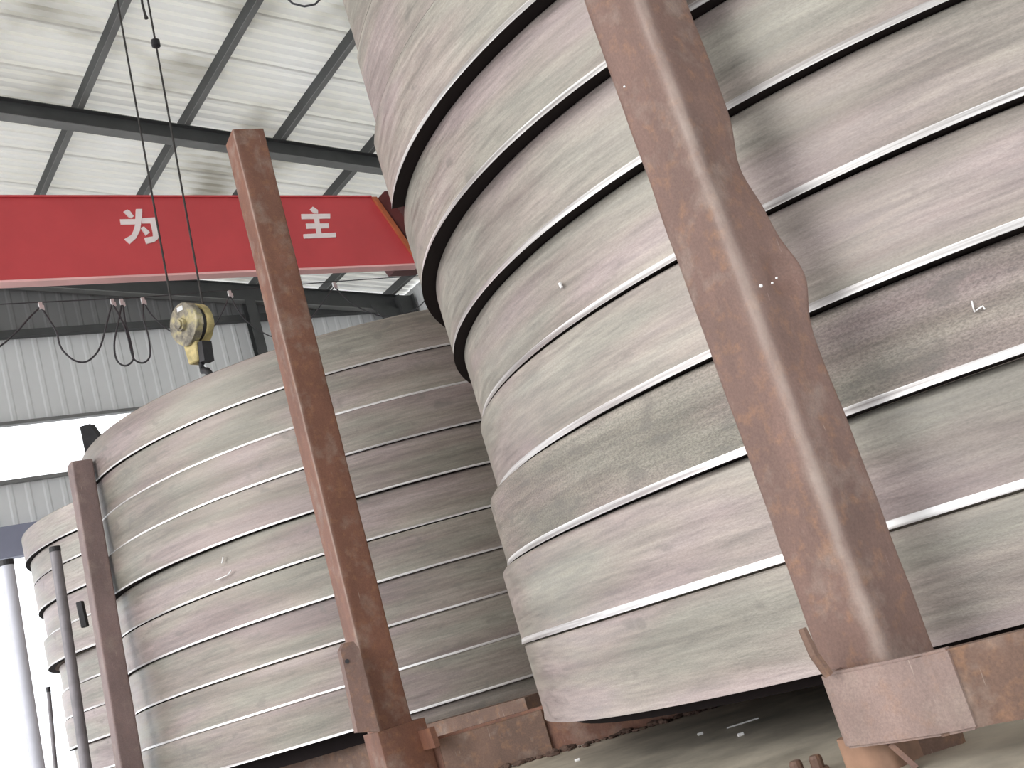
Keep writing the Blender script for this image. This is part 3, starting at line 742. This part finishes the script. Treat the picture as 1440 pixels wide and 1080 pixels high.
# arm to the right, running under the nearest stack
zt_, zb_ = -.265 + H, -.474 + H
a = Vector((ctr_b.x, ctr_b.y, 0)) + wv * .1; a1 = Vector((-.81, 5.31, 0)); a2 = Vector((1.6, 5.0, 0))
def wall_beam(p, q, z0a, z0b, z1, th):
    d = (q - p).normalized(); s = Vector((-d.y, d.x, 0)) * th; bm = bmesh.new()
    hexa(bm, [p + Vector((0, 0, z0a)), q + Vector((0, 0, z0b)), q + s + Vector((0, 0, z0b)), p + s + Vector((0, 0, z0a)), p + Vector((0, 0, z1)), q + Vector((0, 0, z1)), q + s + Vector((0, 0, z1)), p + s + Vector((0, 0, z1))]); return bm
bm = wall_beam(Vector((-.95, 5.33, 0)), a2, zb_, zb_, zt_, .04); kids.append(bm_obj('arm', bm, MAT_RUST_MID, mr))
# splice sleeve round the arm (px 610-745)
q0 = Vector((-.80, 5.29, 0)); q1 = Vector((-.30, 5.225, 0))
bm = wall_beam(q0, q1, zb_ - .0, zb_ - .0, zt_ - .012, .02); bevel(bm, .004, 1); kids.append(bm_obj('splice_plate', bm, MAT_RUST_BEAM, mr)); setp(kids[-1], 'orange-brown splice plate')
rel(mr, kids)

# base beam of the middle stack, left of the red-brown post
mb = empty('base_frame', Vector((MX, MY, 0)), 'brown base frame under the middle stack with a black gap above its front beam', 'rack')
kids = []
p = atz(300, 1102, -.240 + H); q = atz(560, 1030, -.240 + H)
d_ = (q - p).normalized(); p = p - d_ * 1.2; q = q + d_ * .9; p.z = q.z = 0
bm = wall_beam(p, q, -.42 + H, -.42 + H, -.240 + H, .14); kids.append(bm_obj('front_beam', bm, MAT_RUST_BEAM, mb))
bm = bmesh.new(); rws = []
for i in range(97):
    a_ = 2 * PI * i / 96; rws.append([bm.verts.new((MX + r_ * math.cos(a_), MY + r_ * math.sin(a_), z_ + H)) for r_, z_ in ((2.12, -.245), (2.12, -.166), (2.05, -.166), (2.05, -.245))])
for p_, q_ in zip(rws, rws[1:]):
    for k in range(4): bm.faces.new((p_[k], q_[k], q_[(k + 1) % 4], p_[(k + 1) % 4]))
kids.append(bm_obj('gap_shade_hoop', bm, MAT_UNDER, mb)); setp(kids[-1], 'black hoop added to darken the gap under the rings')  # hoop added so the gap under the rings stays black
for s in (.9, 2.2):
    a = p.lerp(q, .25 * s); bb = a + Vector((-d_.y, d_.x, 0)) * 3.9; bm = bmesh.new(); beam(bm, a + Vector((0, 0, H - .43)), bb + Vector((0, 0, H - .43)), .14, .12); kids.append(bm_obj('cross_bearer', bm, MAT_RUST_BEAM, mb))
    for pt in (a, bb): kids.append(post('leg', Vector((pt.x, pt.y, 0)) , Vector((pt.x, pt.y, H - .42)), .08, .08, .01, YU, MAT_RUST_BEAM, mb, 2))
rel(mb, kids)

# left post and other uprights
def simple_post(label, A, B, hw, hd, yaw, mat, rad=.01, name='rack_post', cat='post', group='uprights around the stacks'):
    e = empty(name, Vector((A.x, A.y, 0)), label, cat, group)
    o = post('shaft', A, B, hw, hd, rad, yaw, mat, e, 12, lambda z, x, y, ax, ay: (ax * x + ay * y).normalized() * (noise.noise(Vector((z * 4, x * 8, y * 8))) * .002), 3)
    bm = bmesh.new(); c = Vector((A.x, A.y, 0)); s = .16
    hexa(bm, [c + Vector((-s, -s, 0)), c + Vector((s, -s, 0)), c + Vector((s, s, 0)), c + Vector((-s, s, 0)), c + Vector((-s, -s, .015)), c + Vector((s, -s, .015)), c + Vector((s, s, .015)), c + Vector((-s, s, .015))])
    b = bm_obj('base_plate', bm, MAT_RUST_BEAM, e); rel(e, [o, b]); return e
def extend_down(a, b):       # a lower, b upper point; run the line to the floor
    s = (b - a) / (b.z - a.z); return a - s * a.z, b
a, b = extend_down(at(182, 1078, 7.85), at(112, 651, 7.85)); a.x = a.x * .5 + b.x * .5; a.y = a.y * .5 + b.y * .5; a, b = at(182, 1078, 7.85), b
s = (b - a) / (b.z - a.z); a = a - s * a.z
simple_post('mauve-brown square post standing against the left flank of the middle stack', a, b, .069, .069, YU, MAT_RUST_LEFT)
# dark stub behind the middle stack: flared post top
e = empty('flared_post', Vector((at(118, 600, 10.6).x, at(118, 600, 10.6).y, 0)), 'dark flared post top peeping over the left shoulder of the middle stack', 'post', 'uprights around the stacks')
bm = bmesh.new(); D_ = 10.6
P = [at(112, 600, D_), at(125.5, 596, D_), at(145, 625, D_), at(175, 690, D_), at(131, 690, D_)]
f = [bm.verts.new(p) for p in P]; b = [bm.verts.new(p + Vector((0.02, .07, 0))) for p in P]; bm.faces.new(f); bm.faces.new(b[::-1])
for k in range(5): bm.faces.new((f[k], b[k], b[(k + 1) % 5], f[(k + 1) % 5]))
o1 = bm_obj('flared_top', bm, MAT_BLACK, e)
pb = (P[3] + P[4]) / 2; o2 = post('shaft', Vector((pb.x, pb.y + .03, 0)), Vector((pb.x, pb.y + .03, pb.z + .02)), .05, .05, .01, YU, MAT_BLACK, e); rel(e, [o1, o2])
# round pipes in front of the far stack
def pipe(label, pb, pt, D, r, mat, cap=True, name='pipe_post'):
    a, b = at(*pb, D), at(*pt, D); s = (b - a) / (b.z - a.z); a = a - s * a.z
    e = empty(name, Vector((a.x, a.y, 0)), label, 'pipe', 'round pipes before the far left stack'); bm = bmesh.new()
    tube(bm, [a, a.lerp(b, .5), b], r, 16); o = bm_obj('shaft', bm, mat, e, True); o.data.set_sharp_from_angle(angle=math.radians(50))
    bm = bmesh.new(); tube(bm, [b - (b - a).normalized() * .03, b + (b - a).normalized() * .012], r * 1.06, 16); o2 = bm_obj('cap', bm, MAT_BLACK, e); rel(e, [o, o2]); return e
pipe('dark grey round pipe standing before the far left stack', (121, 1078), (77, 771), 9.9, .043, MAT_PIPE)
pipe('pale round pipe at the left edge against the daylight', (53, 1078), (9, 790), 9.0, .048, MAT_PIPE_PALE)
pipe('thin short rod between the pale pipe and the far left stack', (78, 1078), (68, 968), 10.2, .017, MAT_PIPE)
# short dark stub wedged between far rings
bm = bmesh.new(); beam(bm, at(112, 846, 10.14), at(120, 882, 10.14), .055, .05, up=Vector((0, 1, 0))); bevel(bm, .006, 1)
setp(bm_obj('spacer_stub', bm, MAT_BLACK), 'short dark spacer stub standing against the rings of the far left stack', 'spacer')

# ------------------------------------------------------------------ lower sheet, debris and studs
e = empty('cover_sheet', Vector((1.2, 3.9, 0)), 'dusty steel sheet lying under the nearest stack, streaked with grime', 'steel sheet')
zs = -.475 + H
corn = [Vector((-1.35, 5.30)), Vector((3.6, 5.02)), Vector((4.4, 2.0)), Vector((.9, 1.95)), Vector((.05, 2.5)), Vector((-1.0, 3.7))]
bm = bmesh.new(); f = [bm.verts.new((p.x, p.y, zs)) for p in corn]; b = [bm.verts.new((p.x, p.y, zs - .02)) for p in corn]; bm.faces.new(f); bm.faces.new(b[::-1])
for k in range(6): bm.faces.new((f[k], b[k], b[(k + 1) % 6], f[(k + 1) % 6]))
o1 = bm_obj('sheet', bm, MAT_PLATE, e); ks = [o1]
for p in (corn[0], corn[1], corn[2], corn[3], corn[5]):
    q = p.lerp(Vector((1.4, 3.9)), .12); ks.append(post('leg', Vector((q.x, q.y, 0)), Vector((q.x, q.y, zs - .02)), .06, .06, .01, YU, MAT_RUST_BEAM, e, 2))
rel(e, ks)
# crumbs of rust along the foot of the arm
bm = bmesh.new()
for k in range(150):
    t = R_.random(); p = Vector((-.85, 5.27)).lerp(Vector((1.2, 5.0)), t); r = R_.uniform(.006, .022); p = p + Vector((R_.uniform(-.02, .02), -abs(R_.gauss(0, .035))))
    m4 = Matrix.Translation((p.x, p.y, zs + r * .4)) @ Matrix.Rotation(R_.random() * 6, 4, 'Z') @ Matrix.Diagonal((r * R_.uniform(.8, 2.2), r, r * R_.uniform(.4, .9), 1))
    bmesh.ops.create_icosphere(bm, subdivisions=1, radius=1, matrix=m4)
setp(bm_obj('rust_flakes', bm, MAT_DEBRIS), 'line of dark rust flakes on the steel sheet along the brown arm', 'debris', kind='stuff')
for (x, y, r, l) in ((1045, 1018, .003, .06), (985, 1033, .005, .01), (1042, 1034, .006, .01), (812, 1070, .006, .01)):
    c = atz(x, y, zs + .002); bm = bmesh.new(); tube(bm, [c - Vector((l, l * .1, -.003)), c + Vector((l, l * .1, .003))], r, 6)
    setp(bm_obj('wood_shaving', bm, MAT_CHALK), 'long white sliver on the shadowed steel sheet' if l > .05 else ({812: 'small white crumb on the sheet nearest the brown arm', 985: 'white crumb just left of the long sliver', 1042: 'white crumb just below the long sliver'}[x]), 'scrap', 'white scraps on the steel sheet')
for x, y in ((1118, 1072), (1147, 1068)):
    c = at(x, y, 2.86); bm = bmesh.new(); t = Vector((c.x, c.y, zs)); tube(bm, [t, t + Vector((0, 0, .035)), t + Vector((0, 0, .042))], [.016, .016, .012], 12); tube(bm, [t + Vector((0, 0, 0)), t + Vector((0, 0, .012))], .026, 6)
    setp(bm_obj('bolt_stud', bm, MAT_RUST_BEAM), 'left of two rusty bolt studs on the sheet before the collar' if x == 1118 else 'right bolt stud, nearer the collar of the nearest rack', 'bolt', 'bolt studs on the sheet')
